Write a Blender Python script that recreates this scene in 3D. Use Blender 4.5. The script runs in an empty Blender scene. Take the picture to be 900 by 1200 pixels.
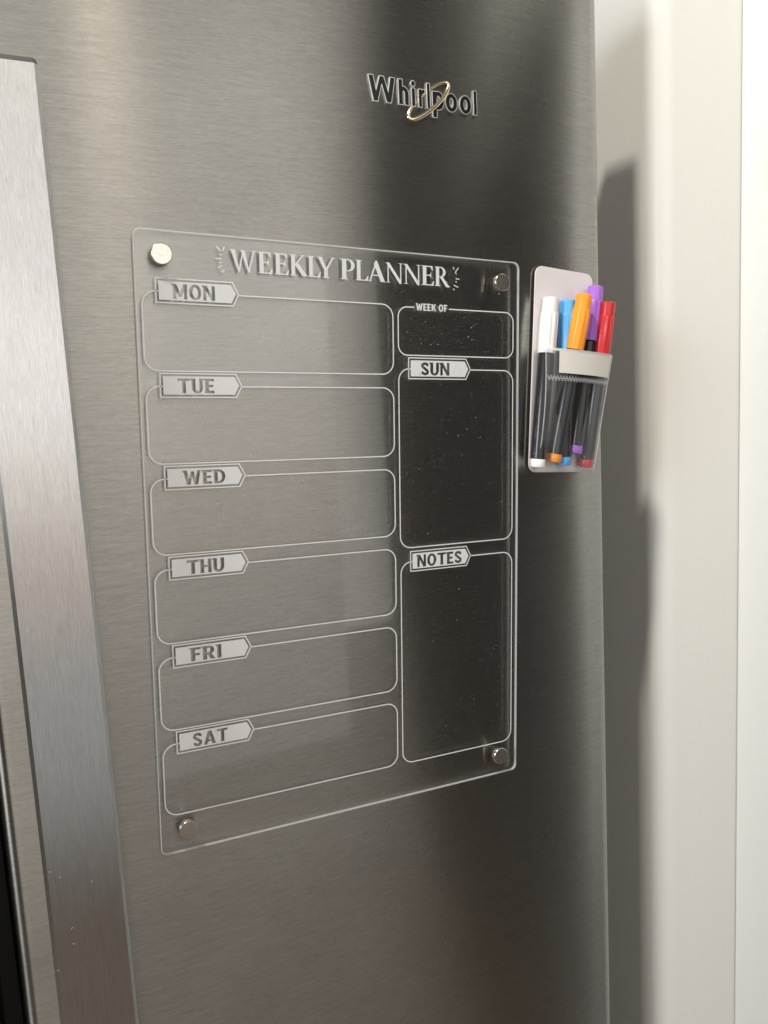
import bpy, bmesh, math, random
import numpy as np
from mathutils import Vector, Matrix

random.seed(7); rng = np.random.default_rng(7)
S = bpy.context.scene
COL = S.collection
MM = 0.001

# ---------------------------------------------------------------- camera
CAM = np.array([-0.23566, -0.53532, 0.09753]); YAW, PITCH, ROLL = 0.45526, -0.13352, -0.05181
FPX = 937.07                                   # focal length in pixels of the 900 x 1200 photograph
def cam_basis():
    cy, sy, cp, sp = math.cos(YAW), math.sin(YAW), math.cos(PITCH), math.sin(PITCH)
    fw = np.array([sy*cp, cy*cp, sp]); rt = np.array([cy, -sy, 0.0]); up = np.cross(rt, fw)
    c, s = math.cos(ROLL), math.sin(ROLL)
    return c*rt + s*up, -s*rt + c*up, fw
RT, UP, FW = cam_basis()
cd = bpy.data.cameras.new('camera'); cam = bpy.data.objects.new('camera', cd); COL.objects.link(cam)
cd.sensor_fit = 'VERTICAL'; cd.sensor_height = 24.0; cd.lens = 24.0*FPX/1200.0
cd.clip_start = 0.01; cd.clip_end = 100
cam.matrix_world = Matrix(((RT[0], UP[0], -FW[0], CAM[0]), (RT[1], UP[1], -FW[1], CAM[1]), (RT[2], UP[2], -FW[2], CAM[2]), (0, 0, 0, 1)))
S.camera = cam
def ray(px):
    return FW + RT*(px[0]-450)/FPX - UP*(px[1]-600)/FPX
def at_y(px, y):
    d = ray(px); return CAM + d*((y-CAM[1])/d[1])
def on_plane(px, o, n):
    d = ray(px); return CAM + d*(np.dot(np.array(o)-CAM, n)/np.dot(d, n))

# ---------------------------------------------------------------- world, lamps, exposure
w = bpy.data.worlds.new('World'); S.world = w; w.use_nodes = True
bgn = w.node_tree.nodes['Background']; bgn.inputs[0].default_value = (1.0, 0.93, 0.84, 1); bgn.inputs[1].default_value = 0.068
def area_lamp(name, loc, target, sx, sy, radiance, col):
    l = bpy.data.lights.new(name, 'AREA'); l.shape = 'RECTANGLE'; l.size = sx; l.size_y = sy
    l.energy = radiance*math.pi*sx*sy; l.color = col
    o = bpy.data.objects.new(name, l); COL.objects.link(o); o.location = loc
    o.rotation_euler = (Vector(target)-Vector(loc)).to_track_quat('-Z', 'Y').to_euler()
    return o
# added area lamps in tiers, standing in for the bright room behind the camera
for x0, x1, z0, z1, rad, col in ((-1.6, 1.0, -1.25, -0.45, .42, (.96, .97, .97)), (-1.6, 1.0, -0.45, -0.1, .62, (1, .84, .74)), (-1.6, 1.0, -0.1, 0.18, 1.0, (1, .93, .87)), (-1.6, 1.0, 0.18, 0.75, 1.45, (1, .97, .92)),
                               (-1.6, 1.0, 0.75, 2.2, 1.22, (1, .965, .91)), (1.0, 1.22, -0.8, 2.2, .85, (1, .965, .91))):
    area_lamp('room_fill_panel', ((x0+x1)/2, -2.4, (z0+z1)/2), ((x0+x1)/2, 0, (z0+z1)/2), x1-x0, z1-z0, rad*1.25, col)
area_lamp('pendant_lamp', (-0.02, -1.9, 1.75), (-0.1, 0, 0.2), 0.24, 0.34, 7.0, (1.0, 0.86, 0.70))
area_lamp('ceiling_lamp', (-0.62, -0.50, 1.60), (0.36, 0.05, 0.2), 0.10, 0.10, 800.0, (1.0, 0.95, 0.86))
area_lamp('window_light', (-2.5, -1.05, 0.65), (0.36, 0.0, 0.0), 0.7, 0.9, 22.0, (0.92, 0.96, 1.0))
S.view_settings.view_transform = 'Standard'; S.view_settings.look = 'None'
S.view_settings.exposure = 0.0; S.view_settings.gamma = 1.0
S.view_settings.use_curve_mapping = False

# ---------------------------------------------------------------- helpers
def link(name, me, mats=None, parent=None):
    o = bpy.data.objects.new(name, me); COL.objects.link(o)
    if mats is not None:
        for m in (mats if isinstance(mats, (list, tuple)) else [mats]): me.materials.append(m)
    if parent is not None: adopt(o, parent)
    return o
def world_of(o):
    m = o.matrix_basis.copy()
    return m if o.parent is None else world_of(o.parent) @ o.matrix_parent_inverse @ m
def adopt(o, parent):
    o.parent = parent; o.matrix_parent_inverse = world_of(parent).inverted()
def empty(name, loc):
    o = bpy.data.objects.new(name, None); COL.objects.link(o); o.location = loc; o.empty_display_size = 0.02
    return o
def tag(o, label, cat, group=None):
    o['label'] = label; o['category'] = cat
    if group: o['group'] = group
    return o
def smooth(me, ang=40):
    bm = bmesh.new(); bm.from_mesh(me)
    for f in bm.faces: f.smooth = True
    for e in bm.edges:
        e.smooth = not (len(e.link_faces) == 2 and e.calc_face_angle(0) > math.radians(ang))
    bm.to_mesh(me); bm.free(); return me
def mesh(name, V, F, sm=None):
    me = bpy.data.meshes.new(name); me.from_pydata([tuple(map(float, v)) for v in V], [], F); me.update()
    bm = bmesh.new(); bm.from_mesh(me); bmesh.ops.recalc_face_normals(bm, faces=bm.faces); bm.to_mesh(me); bm.free()
    if sm: smooth(me, sm)
    return me
def box(name, x0, x1, y0, y1, z0, z1, bev=0.0, seg=2):
    bm = bmesh.new(); bmesh.ops.create_cube(bm, size=1)
    for v in bm.verts:
        v.co = ((x0+x1)/2+v.co.x*(x1-x0), (y0+y1)/2+v.co.y*(y1-y0), (z0+z1)/2+v.co.z*(z1-z0))
    if bev: bmesh.ops.bevel(bm, geom=bm.edges[:], offset=bev, segments=seg, affect='EDGES', profile=0.5)
    me = bpy.data.meshes.new(name); bm.to_mesh(me); bm.free()
    return smooth(me, 40) if bev else me
def prism_z(name, prof, z0, z1, sm=30, nz=1):
    """closed plan outline (x, y) extruded from z0 to z1"""
    n = len(prof); V = []; F = []
    for k in range(nz+1):
        z = z0+(z1-z0)*k/nz; V += [(x, y, z) for x, y in prof]
    for k in range(nz):
        for i in range(n): F.append((k*n+i, k*n+(i+1) % n, (k+1)*n+(i+1) % n, (k+1)*n+i))
    F.append(tuple(range(n))[::-1]); F.append(tuple(range(nz*n, nz*n+n)))
    return mesh(name, V, F, sm)
def lathe(name, prof, seg=32, sm=35):
    """(r, h) profile turned about local z"""
    V = []; F = []
    for r, h in prof:
        for k in range(seg):
            a = 2*math.pi*k/seg; V.append((r*math.cos(a), r*math.sin(a), h))
    for i in range(len(prof)-1):
        for k in range(seg): F.append((i*seg+k, i*seg+(k+1) % seg, (i+1)*seg+(k+1) % seg, (i+1)*seg+k))
    F.append(tuple(range(seg))[::-1]); F.append(tuple(range((len(prof)-1)*seg, len(prof)*seg)))
    return mesh(name, V, F, sm)

# ---- 2-D outlines: letters are unions of polygons, traced as contours and filled as curves
def sd_poly(P, X, Y):
    P = np.array(P, float); n = len(P)
    d = np.full(X.shape, 1e9); inside = np.zeros(X.shape, bool)
    for i in range(n):
        a, b = P[i], P[(i+1) % n]; e = b-a; L = e@e
        if L < 1e-14: continue
        t = np.clip(((X-a[0])*e[0]+(Y-a[1])*e[1])/L, 0, 1)
        d = np.minimum(d, np.hypot(X-a[0]-t*e[0], Y-a[1]-t*e[1]))
        c = (a[1] > Y) != (b[1] > Y)
        with np.errstate(divide='ignore', invalid='ignore'):
            xi = a[0]+(Y-a[1])*e[0]/(e[1] if e[1] != 0 else 1e-12)
        inside ^= c & (X < xi)
    return np.where(inside, -d, d)
def sd_line(P, w_, X, Y):
    d = np.full(X.shape, 1e9)
    for a, b in zip(P[:-1], P[1:]):
        a = np.array(a, float); e = np.array(b, float)-a; L = max(e@e, 1e-14)
        t = np.clip(((X-a[0])*e[0]+(Y-a[1])*e[1])/L, 0, 1)
        d = np.minimum(d, np.hypot(X-a[0]-t*e[0], Y-a[1]-t*e[1]))
    return d-w_/2
def rect(x0, x1, y0, y1): return ('p', [(x0, y0), (x1, y0), (x1, y1), (x0, y1)])
def poly(*p): return ('p', list(p))
def ell(cx, cy, rx, ry, a0=0, a1=360, n=48):
    return [(cx+rx*math.cos(math.radians(a0+(a1-a0)*k/n)), cy+ry*math.sin(math.radians(a0+(a1-a0)*k/n))) for k in range(n+(0 if a1-a0 == 360 else 1))]
def arcband(cx, cy, ro, ri, a0, a1, n=24):
    return ('p', ell(cx, cy, ro[0], ro[1], a0, a1, n)+ell(cx, cy, ri[0], ri[1], a0, a1, n)[::-1])
def ring(cx, cy, rx, ry, wx, wy): return ('r', ell(cx, cy, rx, ry), ell(cx, cy, rx-wx, ry-wy))
def stroke(pts, w_): return ('l', pts, w_)
def sd_glyph(g, X, Y):
    d = np.full(X.shape, 1e9)
    for op in g:
        if op[0] == 'p': s = sd_poly(op[1], X, Y)
        elif op[0] == 'l': s = sd_line(op[1], op[2], X, Y)
        else: s = np.maximum(sd_poly(op[1], X, Y), -sd_poly(op[2], X, Y))
        d = np.minimum(d, s)
    return d
def bounds(g):
    P = []
    for op in g:
        if op[0] == 'l': P += [(x+s*op[2]/2, y+t*op[2]/2) for x, y in op[1] for s in (-1, 1) for t in (-1, 1)]
        else: P += op[1]
    P = np.array(P); return P[:, 0].min(), P[:, 0].max(), P[:, 1].min(), P[:, 1].max()
def place(g, ox, oy, sx, sy):
    """glyph in cap units -> glyph in millimetres"""
    m = lambda q: [(ox+x*sx, oy+y*sy) for x, y in q]
    out = []
    for op in g:
        if op[0] == 'l': out.append(('l', m(op[1]), op[2]*(sx+sy)/2))
        elif op[0] == 'p': out.append(('p', m(op[1])))
        else: out.append(('r', m(op[1]), m(op[2])))
    return out
def contour(g, off=0.0, step=0.15):
    x0, x1, y0, y1 = bounds(g); m = off+3*step
    xs = np.arange(x0-m, x1+m+step, step); ys = np.arange(y0-m, y1+m+step, step)
    X, Y = np.meshgrid(xs+1e-5, ys+1.3e-5); D = sd_glyph(g, X, Y)-off
    D[np.abs(D) < 1e-7] = 1e-7
    nxt = {}
    def ip(i, j, k, l):
        a, b = D[j, i], D[l, k]; t = a/(a-b)
        return (X[j, i]+(X[l, k]-X[j, i])*t, Y[j, i]+(Y[l, k]-Y[j, i])*t)
    B = D < 0; pts = {}
    act = np.argwhere((B[:-1, :-1] != B[1:, :-1]) | (B[:-1, :-1] != B[:-1, 1:]) | (B[:-1, :-1] != B[1:, 1:]) | (B[1:, :-1] != B[1:, 1:]))
    for j, i in act:
        c = [(i, j), (i+1, j), (i+1, j+1), (i, j+1)]; b = [B[q[1], q[0]] for q in c]
        cross = []
        for k in range(4):
            p, q = c[k], c[(k+1) % 4]
            if b[k] != b[(k+1) % 4]:
                key = (min(p, q), max(p, q))
                if key not in pts: pts[key] = ip(key[0][0], key[0][1], key[1][0], key[1][1])
                cross.append((key, b[k]))
        # walk with the inside on the left: leave the inside edge, enter the outside edge
        outs = [k for k, ins in cross if ins]; ins_ = [k for k, ins in cross if not ins]
        if len(cross) == 2: nxt[outs[0]] = ins_[0]
        else:
            for idx, (k, ins) in enumerate(cross):
                if ins: nxt[k] = cross[(idx+1) % 4][0]
    loops = []; seen = set()
    for s in list(nxt):
        if s in seen: continue
        L = []; k = s
        while k not in seen and k in nxt:
            seen.add(k); L.append(pts[k]); k = nxt[k]
        if len(L) > 5: loops.append(simplify(L, step*0.10))
    return loops
def simplify(L, tol):
    P = np.array(L)
    def rdp(a, b):
        if b-a < 2: return []
        e = P[b % len(P)]-P[a]; n = np.hypot(*e)
        q = P[a+1:b]-P[a]
        d = np.abs(e[0]*q[:, 1]-e[1]*q[:, 0])/n if n > 1e-9 else np.hypot(q[:, 0], q[:, 1])
        k = int(d.argmax())
        if d[k] < tol: return []
        m = a+1+k
        return rdp(a, m)+[m]+rdp(m, b)
    far = int(np.hypot(*(P-P[0]).T).argmax())
    idx = [0]+rdp(0, far)+[far]+rdp(far, len(P)-1)+[len(P)-1]
    return [tuple(P[i]) for i in sorted(set(idx))]
def fill(name, loops, M, thick=0.06, bevel=0.0):
    """closed millimetre outlines -> solid sheet of the given thickness; M maps local mm (x right, y up, z out) to world"""
    cu = bpy.data.curves.new(name, 'CURVE'); cu.dimensions = '2D'; cu.fill_mode = 'BOTH'
    cu.extrude = max(thick/2-bevel, 0.001); cu.bevel_depth = bevel; cu.bevel_resolution = 1
    if bevel: cu.offset = -bevel
    for L in loops:
        sp = cu.splines.new('POLY'); sp.points.add(len(L)-1)
        for k, (x, y) in enumerate(L): sp.points[k].co = (x, y, 0, 1)
        sp.use_cyclic_u = True
    o = bpy.data.objects.new(name, cu); COL.objects.link(o)
    dg = bpy.context.evaluated_depsgraph_get()
    me = bpy.data.meshes.new_from_object(o.evaluated_get(dg))
    bpy.data.objects.remove(o); bpy.data.curves.remove(cu)
    me.name = name; me.transform(M @ Matrix.Translation((0, 0, thick/2)))
    return me
def ribbon(pts, wd, closed=False):
    """outline loops of a line of width wd along pts (mm)"""
    P = np.array(pts, float); n = len(P); out = [[], []]
    for i in range(n):
        a = P[(i-1) % n] if (closed or i) else None
        b = P[(i+1) % n] if (closed or i < n-1) else None
        d1 = (P[i]-a)/np.hypot(*(P[i]-a)) if a is not None else None
        d2 = (b-P[i])/np.hypot(*(b-P[i])) if b is not None else None
        d1 = d2 if d1 is None else d1; d2 = d1 if d2 is None else d2
        nn = np.array([-(d1+d2)[1], (d1+d2)[0]]); nn /= np.hypot(*nn)
        nn *= wd/2/max(0.3, nn@np.array([-d1[1], d1[0]]))
        out[0].append(tuple(P[i]+nn)); out[1].append(tuple(P[i]-nn))
    return [out[0], out[1][::-1]] if closed else [out[0]+out[1][::-1]]

# ---------------------------------------------------------------- materials
def new_mat(name):
    m = bpy.data.materials.new(name); m.use_nodes = True; nt = m.node_tree; nt.nodes.clear()
    out = nt.nodes.new('ShaderNodeOutputMaterial'); return m, nt, out
def N(nt, t, **kw):
    n = nt.nodes.new(t)
    for k, v in kw.items():
        if hasattr(n, k): setattr(n, k, v)
        else: n.inputs[k.replace('_', ' ')].default_value = v
    return n
def plain(name, col, rough=0.5, metal=0.0, spec=0.5, coat=0.0, bump=None, sss=0.0):
    m, nt, out = new_mat(name)
    p = N(nt, 'ShaderNodeBsdfPrincipled'); nt.links.new(p.outputs[0], out.inputs[0])
    p.inputs['Base Color'].default_value = (*col, 1); p.inputs['Roughness'].default_value = rough
    p.inputs['Metallic'].default_value = metal; p.inputs['Specular IOR Level'].default_value = spec
    p.inputs['Coat Weight'].default_value = coat
    if sss: p.inputs['Subsurface Weight'].default_value = sss; p.inputs['Subsurface Radius'].default_value = (.003, .003, .003)
    if bump:
        sc, st, dist = bump
        g = N(nt, 'ShaderNodeNewGeometry'); no = N(nt, 'ShaderNodeTexNoise'); no.inputs['Scale'].default_value = sc; no.inputs['Detail'].default_value = 4
        nt.links.new(g.outputs['Position'], no.inputs['Vector'])
        b = N(nt, 'ShaderNodeBump'); b.inputs['Strength'].default_value = st; b.inputs['Distance'].default_value = dist
        nt.links.new(no.outputs[0], b.inputs['Height']); nt.links.new(b.outputs[0], p.inputs['Normal'])
    return m
def brushed(name, col, rough, aniso, tangent, scale_a, scale_b, bump, smudge=0.0):
    """brushed steel: grain stretched along the brushing, reflections smeared along `tangent`"""
    m, nt, out = new_mat(name); L = nt.links.new
    p = N(nt, 'ShaderNodeBsdfPrincipled'); L(p.outputs[0], out.inputs[0])
    p.inputs['Metallic'].default_value = 1.0; p.inputs['Anisotropic'].default_value = aniso
    g = N(nt, 'ShaderNodeNewGeometry')
    t = N(nt, 'ShaderNodeCombineXYZ'); t.inputs[0].default_value, t.inputs[1].default_value, t.inputs[2].default_value = tangent
    L(t.outputs[0], p.inputs['Tangent'])
    def grain(sc, det):
        mp = N(nt, 'ShaderNodeMapping'); mp.inputs['Scale'].default_value = sc; L(g.outputs['Position'], mp.inputs['Vector'])
        n = N(nt, 'ShaderNodeTexNoise'); n.inputs['Scale'].default_value = 1; n.inputs['Detail'].default_value = det; n.inputs['Roughness'].default_value = .6
        L(mp.outputs[0], n.inputs['Vector']); return n
    ga, gb = grain(scale_a, 3), grain(scale_b, 2)
    mx = N(nt, 'ShaderNodeMix'); mx.data_type = 'FLOAT'; mx.inputs[0].default_value = .5
    L(ga.outputs[0], mx.inputs[2]); L(gb.outputs[0], mx.inputs[3])
    cr = N(nt, 'ShaderNodeMapRange'); cr.inputs[1].default_value = .3; cr.inputs[2].default_value = .7; cr.inputs[3].default_value = .80; cr.inputs[4].default_value = 1.18
    L(mx.outputs[0], cr.inputs[0])
    vm = N(nt, 'ShaderNodeVectorMath', operation='SCALE'); vm.inputs[0].default_value = col; L(cr.outputs[0], vm.inputs['Scale']); L(vm.outputs[0], p.inputs['Base Color'])
    sm = N(nt, 'ShaderNodeTexNoise'); sm.inputs['Scale'].default_value = 9; sm.inputs['Detail'].default_value = 5; L(g.outputs['Position'], sm.inputs['Vector'])
    rr = N(nt, 'ShaderNodeMapRange'); rr.inputs[1].default_value = .3; rr.inputs[2].default_value = .7; rr.inputs[3].default_value = rough-smudge; rr.inputs[4].default_value = rough+smudge
    L(sm.outputs[0], rr.inputs[0]); L(rr.outputs[0], p.inputs['Roughness'])
    b = N(nt, 'ShaderNodeBump'); b.inputs['Strength'].default_value = bump; b.inputs['Distance'].default_value = .00004
    L(mx.outputs[0], b.inputs['Height']); L(b.outputs[0], p.inputs['Normal'])
    return m
def clear(name, tint, ior, rough, milk=0.0, milkcol=(.9, .9, .9)):
    """clear sheet plastic: what is behind shows through, Fresnel reflection on top, a little milkiness"""
    m, nt, out = new_mat(name); L = nt.links.new
    tr = N(nt, 'ShaderNodeBsdfTransparent'); tr.inputs[0].default_value = (*tint, 1)
    gl = N(nt, 'ShaderNodeBsdfGlossy'); gl.inputs['Roughness'].default_value = rough
    fr = N(nt, 'ShaderNodeFresnel')
    ge = N(nt, 'ShaderNodeNewGeometry'); im = N(nt, 'ShaderNodeMix'); im.data_type = 'FLOAT'      # rays go straight through: same Fresnel on both sides of a face
    im.inputs[2].default_value = ior; im.inputs[3].default_value = 1/ior; L(ge.outputs['Backfacing'], im.inputs[0]); L(im.outputs[0], fr.inputs['IOR'])
    base = tr
    if milk:
        df = N(nt, 'ShaderNodeBsdfDiffuse'); df.inputs[0].default_value = (*milkcol, 1)
        tl = N(nt, 'ShaderNodeBsdfTranslucent'); tl.inputs[0].default_value = (*milkcol, 1)
        m2 = N(nt, 'ShaderNodeMixShader'); m2.inputs[0].default_value = .4; L(df.outputs[0], m2.inputs[1]); L(tl.outputs[0], m2.inputs[2])
        m1 = N(nt, 'ShaderNodeMixShader'); m1.inputs[0].default_value = milk; L(tr.outputs[0], m1.inputs[1]); L(m2.outputs[0], m1.inputs[2]); base = m1
    mx = N(nt, 'ShaderNodeMixShader'); L(fr.outputs[0], mx.inputs[0]); L(base.outputs[0], mx.inputs[1]); L(gl.outputs[0], mx.inputs[2])
    L(mx.outputs[0], out.inputs[0]); return m

STEEL = brushed('brushed_steel', (.315, .307, .284), .28, 1.0, (0, 0, 1), (45, 45, 1150), (200, 200, 2000), .8, .02)
HSTEEL = brushed('handle_steel', (.50, .495, .485), .30, .75, (1, 0, 0), (1600, 1600, 25), (3000, 3000, 120), .35, .03)
EDGE_STEEL = plain('polished_edge', (.75, .75, .75), .18, 1.0)
BLACK_RUBBER = plain('black_gasket', (.012, .012, .012), .6)
CABINET = plain('grey_cabinet', (.22, .22, .22), .45)
CHROME = plain('chrome', (.88, .88, .87), .42, 1.0)
GLOSS_BLACK = plain('gloss_black', (.012, .012, .013), .25, 0, .5)
GOLD = plain('gold_metal', (.86, .74, .50), .22, 1.0)
WHITE_INK = clear('white_ink', (1, 1, 1), 1.15, .5, .95, (.92, .92, .92))
ACRYLIC = clear('clear_acrylic', (.997, .997, .995), 1.49, .045)
ACRYLIC_EDGE = clear('acrylic_edge', (.9, .92, .91), 1.49, .08, .7, (.95, .96, .95))  # milky white stands in for light gathered along the sheet's edges
NICKEL = brushed('magnet_nickel', (.64, .605, .54), .24, .0, (1, 0, 0), (500, 500, 500), (900, 900, 900), .4, .04)
DUST = plain('dust', (.42, .41, .39), .9)
CARD = plain('white_card', (.74, .70, .69), .55, sss=.0)
FILM = clear('clear_pvc', (.93, .93, .93), 1.5, .035, .022)
LABEL = plain('label_strip', (.66, .64, .58), .45)
SEAM = clear('weld_seam_plastic', (.85, .85, .85), 1.5, .1, .85)
PAINT = plain('cream_paint', (.70, .69, .645), .38, 0, .45, bump=(420, .25, .0006))
PAINT2 = plain('white_paint', (.80, .80, .775), .4, 0, .45, bump=(380, .22, .0006))
BARREL = plain('black_barrel', (.015, .016, .018), .28, 0, .5)

# ---------------------------------------------------------------- structure: floor and wall
FLOOR_Z = -1.35
def wood():
    m, nt, out = new_mat('wood_floor'); L = nt.links.new
    p = N(nt, 'ShaderNodeBsdfPrincipled'); L(p.outputs[0], out.inputs[0]); p.inputs['Roughness'].default_value = .4
    g = N(nt, 'ShaderNodeNewGeometry'); mp = N(nt, 'ShaderNodeMapping'); mp.inputs['Scale'].default_value = (3, 40, 3); L(g.outputs['Position'], mp.inputs[0])
    n = N(nt, 'ShaderNodeTexNoise'); n.inputs['Scale'].default_value = 1; n.inputs['Detail'].default_value = 6; L(mp.outputs[0], n.inputs['Vector'])
    r = N(nt, 'ShaderNodeValToRGB'); r.color_ramp.elements[0].color = (.16, .12, .09, 1); r.color_ramp.elements[1].color = (.32, .24, .18, 1)
    L(n.outputs[0], r.inputs[0]); L(r.outputs[0], p.inputs['Base Color']); return m
fl = link('floor', box('floor', -3, 1.2, -3.5, 1.0, FLOOR_Z-.03, FLOOR_Z), wood()); fl['kind'] = 'structure'
XR, YB, RB, XS = .360, .0515, .020, .468            # return face, front face, bullnose radius, side wall
arc = [(XR+RB-RB*math.cos(a), YB+RB-RB*math.sin(a)) for a in np.linspace(0, math.pi/2, 13)]
prof = [(XR, .75)]+arc+[(XS+.02, YB), (XS+.02, .75)]
wc = link('wall_corner', prism_z('wall_corner', prof, FLOOR_Z, 1.1, 20), PAINT); wc['kind'] = 'structure'
ws = link('wall_side', box('wall_side', XS, XS+.10, -.17, YB-.0005, FLOOR_Z, 1.1, .002), PAINT2); ws['kind'] = 'structure'
wh = link('unseen_wall_block', box('unseen_wall_block', XS, XS+.10, -.36, -.1705, .60, 1.1, .002), PAINT2); wh['kind'] = 'structure'  # unseen block, added to brighten the upper right reflection in the door

# ---------------------------------------------------------------- refrigerator
RC = 4.0
def door_y(x): return .0031+x*x/(2*RC)+1.5*x**4
def door_k(x): return x/RC+6.0*x**3
fridge = empty('refrigerator', (0, .35, FLOOR_Z))
tag(fridge, 'brushed stainless steel fridge with curved door and long flat bar handle', 'refrigerator')
DZ0, DZ1, XL, XRD = FLOOR_Z+.06, .455, -.2545, .2585
def door_profile(x0, x1, r=.012, back=.062, mid=None):
    P = []
    yl, yr = door_y(x0) if mid is None else door_y(mid+0), door_y(x1)
    f = door_y if mid is None else (lambda x: door_y(x-mid))
    yl, yr = f(x0+r), f(x1-r)
    P += [(x0, back), ]
    P += [(x0+r-r*math.cos(a), yl+r-r*math.sin(a)) for a in np.linspace(0, math.pi/2, 9)][:-1]
    P += [(x, f(x)) for x in np.linspace(x0+r, x1-r, 41)]
    P += [(x1-r+r*math.sin(a), yr+r-r*math.cos(a)) for a in np.linspace(0, math.pi/2, 9)][1:]
    P += [(x1, back)]
    return P
door = link('door', prism_z('door', door_profile(XL, XRD), DZ0, DZ1, 30), STEEL, fridge)
fd = link('freezer_door', prism_z('freezer_door', door_profile(XL-.012-.40, XL-.012, mid=XL-.212), DZ0, DZ1, 30), STEEL, fridge)
link('gasket', box('gasket', XL-.40, XRD-.02, .0625, .075, DZ0+.01, DZ1-.01), BLACK_RUBBER, fridge)
link('cabinet', box('cabinet', XL-.41, XRD-.004, .0755, .72, FLOOR_Z+.03, .40, .004), CABINET, fridge)
for x in (-.58, .18):
    for y in (.14, .66): link('foot', lathe('foot', [(.02, 0), (.02, .02), (.012, .022), (.012, .031)], 16), BLACK_RUBBER, fridge).location = (x, y, FLOOR_Z); 
for o in fridge.children:
    if o.name.startswith('foot'): adopt(o, fridge)
# bowed flat bar handle
def handle_mesh():
    HX0, HX1, zt, zb, th = -.2322, -.1877, .2985, -1.10, .012
    zc = (zt+zb)/2; ch = .0022; V = []; F = []
    zs = np.concatenate([[zt, zt-.0035], np.linspace(zt-.02, zb+.02, 40), [zb+.0035, zb]])
    for k, z in enumerate(zs):
        q = (z-zc)/(zt-zc); y = -.050+.020*q*q
        e = ch if k in (0, len(zs)-1) else 0
        x0, x1 = HX0+e*.3, HX1-e*.3
        V += [(x0, y+th, z), (x0, y+ch+e, z), (x0+ch, y+e, z), (x1-ch, y+e, z), (x1, y+ch+e, z), (x1, y+th, z)]
    for k in range(len(zs)-1):
        for i in range(6): F.append((k*6+i, k*6+(i+1) % 6, k*6+6+(i+1) % 6, k*6+6+i))
    F.append(tuple(range(6))); F.append(tuple(range(len(V)-6, len(V))))
    return mesh('handle', V, F, 25)
handle = link('handle', handle_mesh(), HSTEEL, fridge)
for z in (.262, -1.06):
    q = (z+.40075)/.69925; y = -.050+.020*q*q+.012
    link('mounting_post', box('mounting_post', -.2255, -.1945, y-.001, door_y(-.21)+.002, z-.018, z+.018, .003), HSTEEL, handle)

# scuffs and specks on the steel (too small to tell apart one by one)
def flecks(name, spots, yf, parent):
    V = []; F = []
    for x, z, s, an in spots:
        m = 6; b = len(V)
        for j in range(m):
            t = 2*math.pi*j/m; u_, v_ = s*math.cos(t)*rng.uniform(.6, 1.3), .35*s*math.sin(t)*rng.uniform(.6, 1.3)
            px_, pz_ = x+u_*math.cos(an)-v_*math.sin(an), z+u_*math.sin(an)+v_*math.cos(an)
            V.append((px_, yf(px_, pz_)-.00012, pz_))
        F.append(tuple(range(b, b+m)))
    o = link(name, mesh(name, V, F), plain('scuff', (.36, .35, .33), .6), parent); o['kind'] = 'stuff'
def handle_y(z): q = (z+.40075)/.69925; return -.050+.020*q*q
hs = [(at_y(q, -.046)[0], at_y(q, -.046)[2], .0009, rng.uniform(0, 3)) for q in ((52, 822), (62, 834), (58, 1020), (107, 1031), (84, 1085), (86, 1103), (68, 1134), (70, 1026))]
flecks('scuff_marks', hs, lambda x, z: handle_y(z), handle)
ds = [(rng.uniform(-.16, -.03), rng.uniform(.27, .40), rng.uniform(.0004, .0012), rng.uniform(0, 3)) for k in range(22)]
ds += [(rng.uniform(.0, .23), rng.uniform(-.48, -.25), rng.uniform(.0003, .0007), rng.uniform(0, 3)) for k in range(16)]
ds += [(rng.uniform(-.17, .22), rng.uniform(.22, .42), rng.uniform(.0003, .0006), rng.uniform(0, 3)) for k in range(18)]
flecks('scuff_marks', ds, lambda x, z: door_y(x), door)

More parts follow.
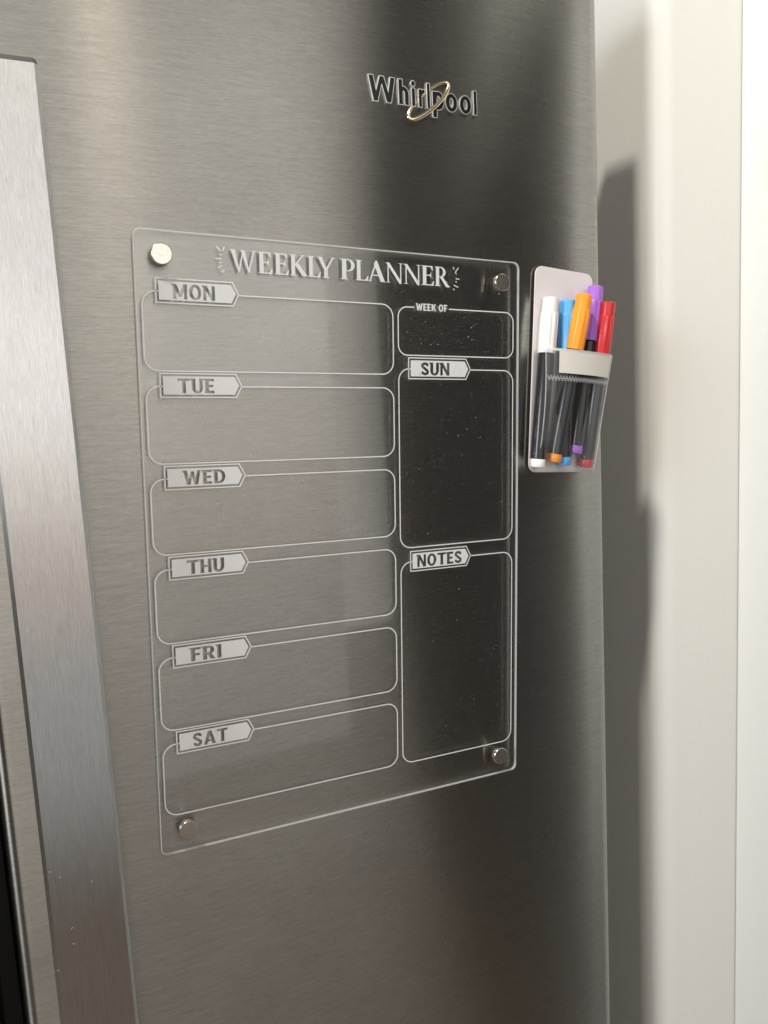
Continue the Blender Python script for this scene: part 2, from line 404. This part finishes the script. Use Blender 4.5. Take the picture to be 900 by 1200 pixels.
# ---------------------------------------------------------------- lettering
def U(pts_top, pts_bot): return ('p', pts_top+pts_bot)
SW, SH = .24, .18
spur = poly((-.11, 1.0), (.02, 1.0), (.02, .84), (-.03, .86))
def arcpts(cx, cy, rx, ry, a0, a1, n=18): return [(cx+rx*math.cos(math.radians(a0+(a1-a0)*k/n)), cy+ry*math.sin(math.radians(a0+(a1-a0)*k/n))) for k in range(n+1)]
def S_glyph(w_=.2): return [stroke(arcpts(.31, .735, .21, .168, 22, 245)+arcpts(.31, .265, .215, .168, 65, -158), w_)]
BOLD = {
 'M': [spur, rect(0, SW-.02, 0, 1), rect(.66, .66+SW-.02, 0, 1), poly((0, 1), (.22, 1), (.54, .16), (.34, .16)), poly((.66+SW-.02, 1), (.66+SW-.24, 1), (.33, .16), (.53, .16))],
 'O': [ring(.39, .5, .39, .515, .225, .18)],
 'N': [spur, rect(0, .20, 0, 1), rect(.54, .74, 0, 1), poly((0, 1), (.23, 1), (.74, 0), (.51, 0))],
 'T': [poly((-.05, .80), (.04, .83), (.68, .83), (.68, 1), (-.05, 1)), rect(.205, .205+SW, 0, .9)],
 'U': [spur, rect(0, SW, .33, 1), rect(.46, .46+SW, .33, 1), arcband(.3425, .35, (.3425, .365), (.1175, .19), 180, 360)],
 'E': [spur, rect(0, SW, 0, 1), rect(.1, .57, 0, SH), rect(.1, .50, .42, .58), rect(.1, .56, 1-SH, 1)],
 'W': [spur, poly((-.02, 1), (.20, 1), (.40, 0), (.18, 0)), poly((.20, 0), (.40, 0), (.60, .92), (.44, .92)), poly((.44, .92), (.62, .92), (.82, 0), (.62, 0)), poly((.62, 0), (.84, 0), (1.03, 1), (.82, 1))],
 'D': [spur, rect(0, SW, 0, 1), rect(.1, .30, 0, SH), rect(.1, .30, 1-SH, 1), arcband(.28, .5, (.42, .5), (.20, .33), -90, 90)],
 'H': [spur, rect(0, SW, 0, 1), rect(.48, .48+SW, 0, 1), rect(.1, .6, .41, .58)],
 'F': [spur, rect(0, SW, 0, 1), rect(.1, .56, 1-SH, 1), rect(.1, .50, .41, .57)],
 'R': [spur, rect(0, SW, 0, 1), rect(.1, .34, 1-SH, 1), rect(.1, .34, .37, .53), arcband(.33, .685, (.31, .315), (.09, .155), -90, 90), poly((.22, .42), (.46, .42), (.70, 0), (.44, 0))],
 'I': [spur, rect(0, SW, 0, 1)],
 'S': S_glyph(),
 'A': [poly((-.02, 0), (.22, 0), (.50, 1), (.27, 1)), poly((.80, 0), (.56, 0), (.28, 1), (.51, 1)), rect(.17, .62, .20, .36)],
 'K': [rect(0, SW, 0, 1), poly((.16, .40), (.42, .40), (.72, 1), (.46, 1)), poly((.19, .58), (.44, .62), (.76, 0), (.49, 0))],
}
def ser(x0, x1, y=0, s=.085, h=.045):
    return poly((x0-s, y), (x1+s, y), (x1+s, y+h*.5), (x1, y+h*(1 if h > 0 else 1)), (x1, y+h*2), (x0, y+h*2), (x0, y+h), (x0-s, y+h*.5))
TK, TN = .20, .06
def stem(x, y0=0, y1=1): return [rect(x, x+TK, y0, y1), ser(x, x+TK), ser(x, x+TK, 1, h=-.045)]
TITLE = {
 'W': [poly((.03, 1), (.23, 1), (.43, 0), (.37, 0)), poly((.37, 0), (.43, 0), (.63, .93), (.56, .93)), poly((.50, 1), (.68, 1), (.88, 0), (.82, 0)), poly((.82, 0), (.88, 0), (1.14, 1), (1.07, 1)), ser(.07, .19, 1, .08, -.03), ser(1.07, 1.14, 1, .08, -.03)],
 'E': stem(.08)+[rect(.2, .62, .945, 1), poly((.64, 1), (.66, .76), (.60, .80), (.53, .945), (.53, 1)), rect(.2, .55, .495, .545), poly((.56, .68), (.56, .36), (.53, .42), (.46, .495), (.46, .545), (.53, .62)), rect(.2, .68, 0, .055), poly((.70, 0), (.73, .26), (.67, .21), (.57, .055), (.57, 0))],
 'K': stem(.08)+[poly((.22, .50), (.29, .50), (.76, 1), (.66, 1)), poly((.26, .54), (.42, .64), (.94, 0), (.66, 0)), ser(.67, .75, 1, .08, -.03), ser(.70, .90, 0, .06, .025)],
 'L': stem(.08)+[rect(.2, .66, 0, .055), poly((.68, 0), (.72, .30), (.65, .22), (.54, .055), (.54, 0))],
 'Y': [poly((.03, 1), (.24, 1), (.545, .38), (.36, .40)), poly((.44, .42), (.545, .40), (.90, 1), (.82, 1)), rect(.36, .36+TK, 0, .46), ser(.36, .36+TK), ser(.06, .20, 1, .08, -.03), ser(.81, .90, 1, .09, -.03)],
 'P': stem(.08)+[rect(.2, .36, .945, 1), rect(.2, .36, .40, .45), arcband(.35, .70, (.33, .30), (.16, .25), -90, 90)],
 'A': [poly((.08, 0), (.15, 0), (.475, .90), (.43, 1)), poly((.33, .86), (.42, 1.04), (.50, 1.04), (.90, 0), (.68, 0)), rect(.2, .75, .28, .335), ser(.08, .15, 0, .08, .03), ser(.69, .89, 0, .06, .025)],
 'N': [rect(.12, .18, 0, .98), poly((.04, 1), (.22, 1), (.86, .08), (.86, -.03), (.76, -.03)), rect(.80, .86, 0, 1), ser(.12, .18, 0, .10, .03), ser(.80, .86, 1, .10, -.03), rect(0, .16, .975, 1)],
 'R': stem(.08)+[rect(.2, .38, .945, 1), rect(.2, .40, .46, .51), arcband(.36, .73, (.33, .27), (.16, .22), -90, 90), poly((.30, .50), (.50, .50), (.86, .06), (.96, .02), (.93, -.03), (.72, -.03))],
}
B_ = .19
LOWER = {
 'W': [poly((0, 1), (.20, 1), (.38, 0), (.19, 0)), poly((.19, 0), (.37, 0), (.66, 1), (.51, 1)), poly((.51, 1), (.68, 1), (.98, 0), (.80, 0)), poly((.80, 0), (.99, 0), (1.19, 1), (1.0, 1))],
 'h': [rect(0, B_, 0, 1), rect(.31, .50, 0, .46), arcband(.25, .43, (.25, .29), (.065, .13), 0, 150)],
 'i': [rect(0, B_, 0, .71), ('p', ell(.095, .905, .115, .105))],
 'r': [rect(0, B_, 0, .71), arcband(.34, .36, (.30, .36), (.16, .195), 78, 160)],
 'l': [rect(0, B_, 0, 1)],
 'p': [rect(0, B_, -.34, .71), ring(.285, .355, .275, .37, .185, .155)],
 'o': [ring(.29, .355, .29, .37, .185, .155)],
}
def run(font, text, x0, x1, z0, cap, gap=.10, word=.32):
    """letters of `text` between x0 and x1 (mm), baseline z0, cap height cap"""
    cur = 0; items = []
    for ch in text:
        if ch == ' ': cur += word; continue
        a, b, _, _ = bounds([o for o in font[ch] if o is not spur])
        items.append((font[ch], cur-a)); cur += b-a+gap
    sx = (x1-x0)/(cur-gap)
    return [place(g, x0+ox*sx, z0, sx, cap) for g, ox in items]

# badge on the door: chrome-edged black letters and a gold ring
badge_mats = []
def flat_at(ox, oy, oz, slope=0.0):
    """x right along the door, y up, z out of the door; mm to metres"""
    r = Vector((1, slope, 0)).normalized(); u = Vector((0, 0, 1)); n = r.cross(u)
    M = Matrix(((r.x, u.x, n.x, ox), (r.y, u.y, n.y, oy), (r.z, u.z, n.z, oz), (0, 0, 0, 1)))
    return M @ Matrix.Diagonal((MM, MM, MM, 1))
badge = None; rims = []; faces = []
for ch, a, b in (('W', 32.4, 54.4), ('h', 56.4, 65.4), ('i', 67.2, 70.8), ('r', 73.0, 79.0), ('l', 80.2, 83.4), ('p', 84.8, 95.4), ('o', 96.2, 107.2), ('o', 108.8, 119.8), ('l', 121.6, 125.0)):
    g = LOWER[ch]; g0, g1, _, _ = bounds(g)
    if ch == 'i': g0, g1 = 0, B_
    rim = .55; s = (b-a-2*rim)/(g1-g0); cx = (a+b)/2*MM
    q = place(g, a+rim-g0*s-(a+b)/2, 0, s, 17.0)
    M = flat_at(cx, door_y(cx)-.0002, .3119, door_k(cx))
    rims.append(fill('badge', contour(q, rim, .2), M, .9, .12))
    faces.append(fill('letter', contour(q, -.02, .2), M @ Matrix.Translation((0, 0, .9)), .15))
bm = bmesh.new()
for me in rims: bm.from_mesh(me); bpy.data.meshes.remove(me)
bme = bpy.data.meshes.new('badge'); bm.to_mesh(bme); bm.free()
badge = link('badge', smooth(bme, 30), CHROME, fridge); badge['label'] = 'raised chrome-edged black lettering'
for me in faces: link('letter', me, GLOSS_BLACK, badge)
def tube_ring():
    c = Vector((.0820, 0, .3171)); ax = Vector((34.9, 0, 28.3)).normalized(); mn = Vector((ax.z, 0, -ax.x))
    V = []; F = []; n, m = 72, 8
    for k in range(n):
        a = 2*math.pi*k/n; p = c+ax*(.0222*math.cos(a))+mn*(.0058*math.sin(a))
        y = door_y(p.x)-.0013-.0011*math.sin(a)            # lower right side passes over the letters, upper left behind them
        t = (-ax*(.0222*math.sin(a))+mn*(.0058*math.cos(a))).normalized(); nn = t.cross(Vector((0, 1, 0)))
        wd = .00105+.0004*max(0, math.sin(a))
        for j in range(m):
            b = 2*math.pi*j/m; q = p+nn*(wd*math.cos(b)); V.append((q.x, y+.0006*math.sin(b), q.z))
    for k in range(n):
        for j in range(m): F.append((k*m+j, k*m+(j+1) % m, ((k+1) % n)*m+(j+1) % m, ((k+1) % n)*m+j))
    return mesh('ring', V, F, 60)
rg = link('ring', tube_ring(), GOLD, badge); rg['label'] = 'gold oval ring'

# ---------------------------------------------------------------- weekly planner board
PR = .0431; pc, ps = math.cos(PR), math.sin(PR)
def board_m(out=0.0):
    """board millimetres -> world; `out` mm in front of the board's front face"""
    M = Matrix(((pc, ps, 0, 0), (0, 0, -1, 0), (-ps, pc, 0, 0), (0, 0, 0, 1)))
    return M @ Matrix.Diagonal((MM, MM, MM, 1)) @ Matrix.Translation((0, 0, out))
def board_pt(x, y, out=0.0): return board_m(out) @ Vector((x, y, 0))
board = empty('weekly_planner_board', board_pt(0, -210, -3))
tag(board, 'clear acrylic weekly planner board with white printed day boxes on the fridge door', 'planner board')
def rrect(x0, x1, y0, y1, r, n=8):
    P = []
    for cx, cy, a0 in ((x1-r, y1-r, 0), (x0+r, y1-r, 90), (x0+r, y0+r, 180), (x1-r, y0+r, 270)):
        P += [(cx+r*math.cos(math.radians(a0+90*k/n)), cy+r*math.sin(math.radians(a0+90*k/n))) for k in range(n+1)]
    return P
def panel_mesh():
    TH, ch = 2.8, .5; rings = []
    for off, z in ((ch, 0.0), (0.0, -ch), (0.0, -TH+ch), (ch, -TH)):
        rings.append([(x, y, z) for x, y in rrect(-148.5+off, 148.5-off, -210+off, 210-off, 5-off, 6)])
    n = len(rings[0]); V = [board_m() @ Vector(v) for r in rings for v in r]; F = []
    for k in range(3):
        for i in range(n): F.append((k*n+i, k*n+(i+1) % n, (k+1)*n+(i+1) % n, (k+1)*n+i))
    F.append(tuple(range(n))); F.append(tuple(range(3*n, 4*n))[::-1])
    me = mesh('panel', V, F)
    return me
pm = panel_mesh(); panel = link('panel', pm, [ACRYLIC, ACRYLIC_EDGE], board)
for p in pm.polygons: p.material_index = 0 if len(p.vertices) > 4 else 1
INK = .05
def ink(name, loops, parent, mat=WHITE_INK): return link(name, fill(name, loops, board_m(.02), INK), mat, parent)
# title
tb = {0: ('W', -86.4, -68.0), 1: ('E', -67.2, -56.8), 2: ('E', -55.6, -45.0), 3: ('K', -44.4, -31.0), 4: ('L', -31.3, -21.4), 5: ('Y', -24.2, -10.2),
      6: ('P', -6.6, 4.8), 7: ('L', 5.2, 15.6), 8: ('A', 14.8, 29.6), 9: ('N', 29.2, 43.8), 10: ('N', 44.0, 58.9), 11: ('E', 59.2, 70.2), 12: ('R', 70.6, 84.0)}
tl = []
for ch, a, b in tb.values():
    g = TITLE[ch]; g0, g1, _, _ = bounds(g); s = (b-a)/(g1-g0)
    tl += contour(place(g, a-g0*s, 187.2, s, 14.2), 0, .12)
ink('title_lettering', tl, board)
def board_mm(px):
    p_ = at_y(px, 0.0); return (pc*p_[0]-ps*p_[2])/MM, (ps*p_[0]+pc*p_[2])/MM
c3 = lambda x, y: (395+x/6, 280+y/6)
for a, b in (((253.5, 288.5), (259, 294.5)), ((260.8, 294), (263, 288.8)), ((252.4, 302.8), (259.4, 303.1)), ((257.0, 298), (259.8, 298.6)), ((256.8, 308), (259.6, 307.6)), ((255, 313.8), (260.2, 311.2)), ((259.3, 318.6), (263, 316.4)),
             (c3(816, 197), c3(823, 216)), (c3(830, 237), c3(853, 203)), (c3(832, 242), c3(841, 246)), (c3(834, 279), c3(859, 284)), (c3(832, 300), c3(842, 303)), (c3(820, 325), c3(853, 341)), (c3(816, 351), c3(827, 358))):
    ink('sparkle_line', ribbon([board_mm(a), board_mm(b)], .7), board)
# boxes
LW = .85
def box_path(x0, x1, y0, y1, xa, xb, r=9.0):
    """open outline: from (xb, y1) clockwise round to (xa, y1)"""
    n = 8; P = [(xb, y1)]
    for cx, cy, a0 in ((x1-r, y1-r, 90), (x1-r, y0+r, 0), (x0+r, y0+r, -90), (x0+r, y1-r, -180)):
        P += [(cx+r*math.cos(math.radians(a0-90*k/n)), cy+r*math.sin(math.radians(a0-90*k/n))) for k in range(n+1)]
    if xa > P[-1][0]+.2: P.append((xa, y1))
    return P
def tab(x, y, text, tx0, tx1, parent):
    P = [(x, y+7.7), (x+50.4, y+7.7), (x+54.4, y), (x+50.4, y-7.7), (x, y-7.7)]
    ink('tab_border', ribbon(P, .8, True), parent)
    f = 1.75
    loops = [[(x+f, y+7.7-f), (x+50.4-f*.62, y+7.7-f), (x+54.4-f*1.1, y), (x+50.4-f*.62, y-7.7+f), (x+f, y-7.7+f)]]
    for g in run(BOLD, text, tx0, tx1, y-5.0, 9.6): loops += contour(g, 0, .12)
    t = ink('header_tab', loops, parent); t['label'] = 'white tab with cut-out lettering '+text
for i, (d, a, b) in enumerate((('MON', -124.9, -97.3), ('TUE', -124.4, -100.0), ('WED', -123.2, -94.6), ('THU', -123.2, -97.6), ('FRI', -123.0, -101.8), ('SAT', -123.9, -99.5))):
    y1 = 171.5-60.55*i; y0 = y1-50.6; x = -135.6+(.25*i if i < 4 else .75)
    bx_ = ink('day_box', ribbon(box_path(-144.6, 35.0, y0, y1, x+1.6, x+54.3), LW), board)
    tab(x, y1+.6, d, a, b, bx_)
wk = ink('week_box', ribbon(box_path(39.3, 142.4, 135.2, 170.5, 53.0, 83.0, 7.5), LW), board)
wl = []
for g in run(BOLD, 'WEEK OF', 54.6, 81.6, 168.4, 5.2, .12, .30): wl += contour([o for o in g], 0, .08)
ink('week_lettering', wl, wk)
sb = ink('day_box', ribbon(box_path(39.3, 142.4, -10.4, 125.2, 49.4, 101.7, 9), LW), board); tab(47.8, 125.6, 'SUN', 58.4, 83.3, sb)
nb = ink('notes_box', ribbon(box_path(39.5, 142.4, -182.2, -21.4, 49.6, 101.9, 9), LW), board); tab(48.0, -21.2, 'NOTES', 53.8, 94.0, nb)
# dust specks on the face
V = []; F = []
for k in range(1300):
    x = rng.uniform(25, 145) if k % 5 else rng.uniform(-140, 145); y = rng.choice([rng.normal(150, 14), rng.normal(70, 40), rng.normal(-90, 45), rng.uniform(-200, 200)])
    if abs(y) > 205: continue
    s = rng.lognormal(-1.8, .45); m = 5; a0 = rng.uniform(0, 6.28); b = len(V)
    for j in range(m):
        a = a0+2*math.pi*j/m; V.append(board_pt(x+s*math.cos(a)*rng.uniform(.6, 1.2), y+s*math.sin(a)*rng.uniform(.6, 1.2), .09))
    F.append(tuple(range(b, b+m)))
du = link('dust', mesh('dust', V, F), DUST, panel); du['kind'] = 'stuff'

# ---------------------------------------------------------------- magnets
mg = lathe('magnet', [(6.2*MM, 0), (6.6*MM, .0002), (6.8*MM, .0006), (6.8*MM, .0034), (6.55*MM, .00385), (6.3*MM, .0040)], 40, 30)
for x, y, lab, tilt in ((-131.8, 194.2, 'round silver magnet at the board corner above the MON tab', (0.0, 0.0)), (129.6, 192.8, 'round silver magnet at the board corner above the WEEK OF box', (0, 0)),
                  (129.8, -192.8, 'round silver magnet at the board corner under the NOTES box', (0, 0)), (-130.2, -193.0, 'round silver magnet at the board corner under the SAT box', (0, 0))):
    o = bpy.data.objects.new('magnet', mg); COL.objects.link(o)
    p = board_pt(x, y, .12); o.matrix_world = Matrix.Translation(p) @ Matrix(((1, 0, 0, 0), (0, 0, -1, 0), (0, 1, 0, 0), (0, 0, 0, 1)))
    tag(o, lab, 'magnet', 'magnets holding the planner board')
mg.materials.append(NICKEL)

# ---------------------------------------------------------------- marker pouch
k = door_k(.2); tv = Vector((1, k, 0)).normalized(); zv = Vector((0, 0, 1)); a = math.radians(4.7)
CR = tv*math.cos(a)-zv*math.sin(a); CU = zv*math.cos(a)+tv*math.sin(a); CN = CR.cross(CU)
corners = [at_y(q, .0128) for q in ((621.5, 312), (693.8, 322.7), (612.2, 553.6), (683.5, 552))]
CO = Vector(sum(corners)/4); CO.y = door_y(CO.x)-.0016
CW, CH = 32.6, 84.0
def card_m(out=0.0):
    M = Matrix(((CR.x, CU.x, CN.x, CO.x), (CR.y, CU.y, CN.y, CO.y), (CR.z, CU.z, CN.z, CO.z), (0, 0, 0, 1)))
    return M @ Matrix.Diagonal((MM, MM, MM, 1)) @ Matrix.Translation((0, 0, out))
def cpt(u, v, n): return card_m() @ Vector((u, v, n))
def px_card(px, n):
    """pixel -> point n millimetres in front of the card"""
    return Vector(on_plane(px, np.array(cpt(0, 0, n)), np.array(CN)))
pouch = empty('marker_pouch', cpt(0, -CH, 0))
tag(pouch, 'clear plastic marker pouch on a white backing card stuck to the fridge door', 'marker pouch')
cl = rrect(-CW, CW, -CH, CH, 7.5); cl = [(x, y) for x, y in cl]
link('backing_card', fill('backing_card', [cl], card_m(), 1.0, .15), CARD, pouch)
# pocket: front sheet, two gussets, floor
TLc, TRc, BLc, BRc = (-31.5, 16.0, 15.0), (31.5, 13.5, 27.0), (-31.5, -83.0, 10.5), (31.5, -82.5, 12.0)
def sheet(u, t):
    p = [(1-t)*((1-u)*TLc[i]+u*TRc[i])+t*((1-u)*BLc[i]+u*BRc[i]) for i in range(3)]
    p[2] += 4.5*math.sin(math.pi*u)*(1-t)**1.5+(3.0-3.0*u)*math.sin(math.pi*t)+6.0*math.sin(math.pi*u)*t+.35*math.sin(9*u+5*t)*math.sin(math.pi*t)
    return p
nu, nv = 14, 20
V = [cpt(*sheet(i/nu, j/nv)) for j in range(nv+1) for i in range(nu+1)]
F = [(j*(nu+1)+i, j*(nu+1)+i+1, (j+1)*(nu+1)+i+1, (j+1)*(nu+1)+i) for j in range(nv) for i in range(nu)]
link('pocket_front', mesh('pocket_front', V, F, 60), FILM, pouch)
for u, cu_ in ((0, -31.5), (1, 31.5)):
    V = []; F = []
    for j in range(nv+1):
        s = sheet(u, j/nv)
        V += [cpt(*s), cpt(cu_, s[1], 1.1)]
    F = [(2*j, 2*j+1, 2*j+3, 2*j+2) for j in range(nv)]
    link('gusset', mesh('gusset', V, F, 60), FILM, pouch)
    V = []
    for j in range(nv+1):
        s = sheet(u, j/nv); V += [cpt(s[0]-.45, s[1], s[2]+.1), cpt(s[0]+.45, s[1], s[2]+.25)]
    link('weld_edge', mesh('weld_edge', V, [(2*j, 2*j+1, 2*j+3, 2*j+2) for j in range(nv)], 60), SEAM, pouch)
V = []
for i in range(nu+1):
    s = sheet(i/nu, 1); V += [cpt(*s), cpt(s[0], s[1], 1.1)]
link('pocket_floor', mesh('pocket_floor', V, [(2*i, 2*i+1, 2*i+3, 2*i+2) for i in range(nu)], 60), FILM, pouch)
def strip_on_sheet(name, u0, u1, t0, t1, out, mat, n=12):
    V = []
    for i in range(n+1):
        u = u0+(u1-u0)*i/n
        for t in (t0, t1):
            s = sheet(u, t); V.append(cpt(s[0], s[1], s[2]+out))
    return link(name, mesh(name, V, [(2*i, 2*i+1, 2*i+3, 2*i+2) for i in range(n)], 60), mat, pouch)
strip_on_sheet('label_strip', .17, .985, .008, .185, .25, LABEL)
for nm, a0, a1, t0, t1 in (('rim', 0.0, 1.0, -.012, .010),):
    strip_on_sheet(nm, a0, a1, t0, t1, .12, SEAM)
V = []; F = []
for row in (0, 1):
    nz = 44; b = len(V)
    for i in range(nz+1):
        u = .02+.96*i/nz; t = .222+row*.016+(.013 if i % 2 else -.013)
        s = sheet(u, t)
        V += [cpt(s[0], s[1]+.34, s[2]+.3), cpt(s[0], s[1]-.34, s[2]+.3)]
    F += [(b+2*i, b+2*i+1, b+2*i+3, b+2*i+2) for i in range(nz)]
link('weld_seam', mesh('weld_seam', V, F), SEAM, pouch)

# ---------------------------------------------------------------- markers
def cap_mesh(L):
    seg = 40; V = []; F = []
    prof = [(3.6, L, 0), (4.9, L-.15, 0), (5.3, L-.7, 0), (5.4, L-2.0, 0), (5.5, L*.74, 0), (5.5, L*.735, 0), (6.15, L*.715, .4), (6.25, L*.5, .4), (6.3, .8, .4), (6.1, .1, 0), (5.2, 0, 0)]
    for r, h, fl_ in prof:
        for j in range(seg):
            rr = 1.2*(r-(fl_ if (j//2) % 2 else 0))
            an = 2*math.pi*j/seg; V.append((rr*MM*math.cos(an), rr*MM*math.sin(an), h*MM))
    for i in range(len(prof)-1):
        for j in range(seg): F.append((i*seg+j, i*seg+(j+1) % seg, (i+1)*seg+(j+1) % seg, (i+1)*seg+j))
    F.append(tuple(range(seg))); F.append(tuple(range((len(prof)-1)*seg, len(prof)*seg)))
    return mesh('cap', V, F, 30)
def marker(top, nt_, bot, nb_, col, frac, label):
    A, B = px_card(bot, nb_), px_card(top, nt_); d = B-A; Lm = d.length/MM
    root = empty('marker', A); tag(root, label, 'marker', 'markers in the pouch')
    M = Matrix.Translation(A) @ d.to_track_quat('Z', 'Y').to_matrix().to_4x4()
    mat = plain('marker_'+label.split()[0], col, .32, 0, .5, sss=.0)
    capL = Lm*frac
    def part(name, me, m_, dz):
        me.transform(M @ Matrix.Translation((0, 0, dz*MM))); return link(name, me, m_, root)
    part('cap', cap_mesh(capL), mat, Lm-capL)
    part('barrel', lathe('barrel', [(6.0*MM, 7.2*MM), (6.4*MM, 7.5*MM), (6.5*MM, 20*MM), (6.6*MM, (Lm-capL-2)*MM), (6.0*MM, (Lm-capL-.1)*MM)], 32), BARREL, 0)
    part('end_plug', lathe('end_plug', [(4.6*MM, 0), (5.7*MM, .4*MM), (6.1*MM, 1.4*MM), (6.2*MM, 6.6*MM), (5.9*MM, 7.1*MM)], 32), mat, 0)
    return Lm
for args in (((645.5, 349), 9.0, (629.6, 548), 7.4, (.80, .80, .79), .325, 'white capped black marker leaning against the card'),
             ((665.0, 352), 8.6, (660.0, 545), 7.4, (.10, .42, .85), .31, 'light blue capped black marker between the white and orange ones'),
             ((685.0, 345), 21.0, (648.5, 541.5), 7.6, (.95, .33, .02), .325, 'orange capped black marker in front of the purple one'),
             ((698.3, 336), 11.0, (673.2, 532), 9.5, (.38, .14, .62), .325, 'purple capped black marker standing highest in the pouch'),
             ((712.5, 354), 20.0, (685.5, 547.5), 7.4, (.55, .02, .025), .31, 'red capped black marker behind the purple one at the pouch side')):
    print('marker length mm', marker(*args))

# ---------------------------------------------------------------- render
S.render.engine = 'CYCLES'
S.cycles.max_bounces = 10; S.cycles.transparent_max_bounces = 24; S.cycles.glossy_bounces = 6
S.cycles.use_adaptive_sampling = False; S.cycles.denoising_input_passes = 'RGB_ALBEDO'
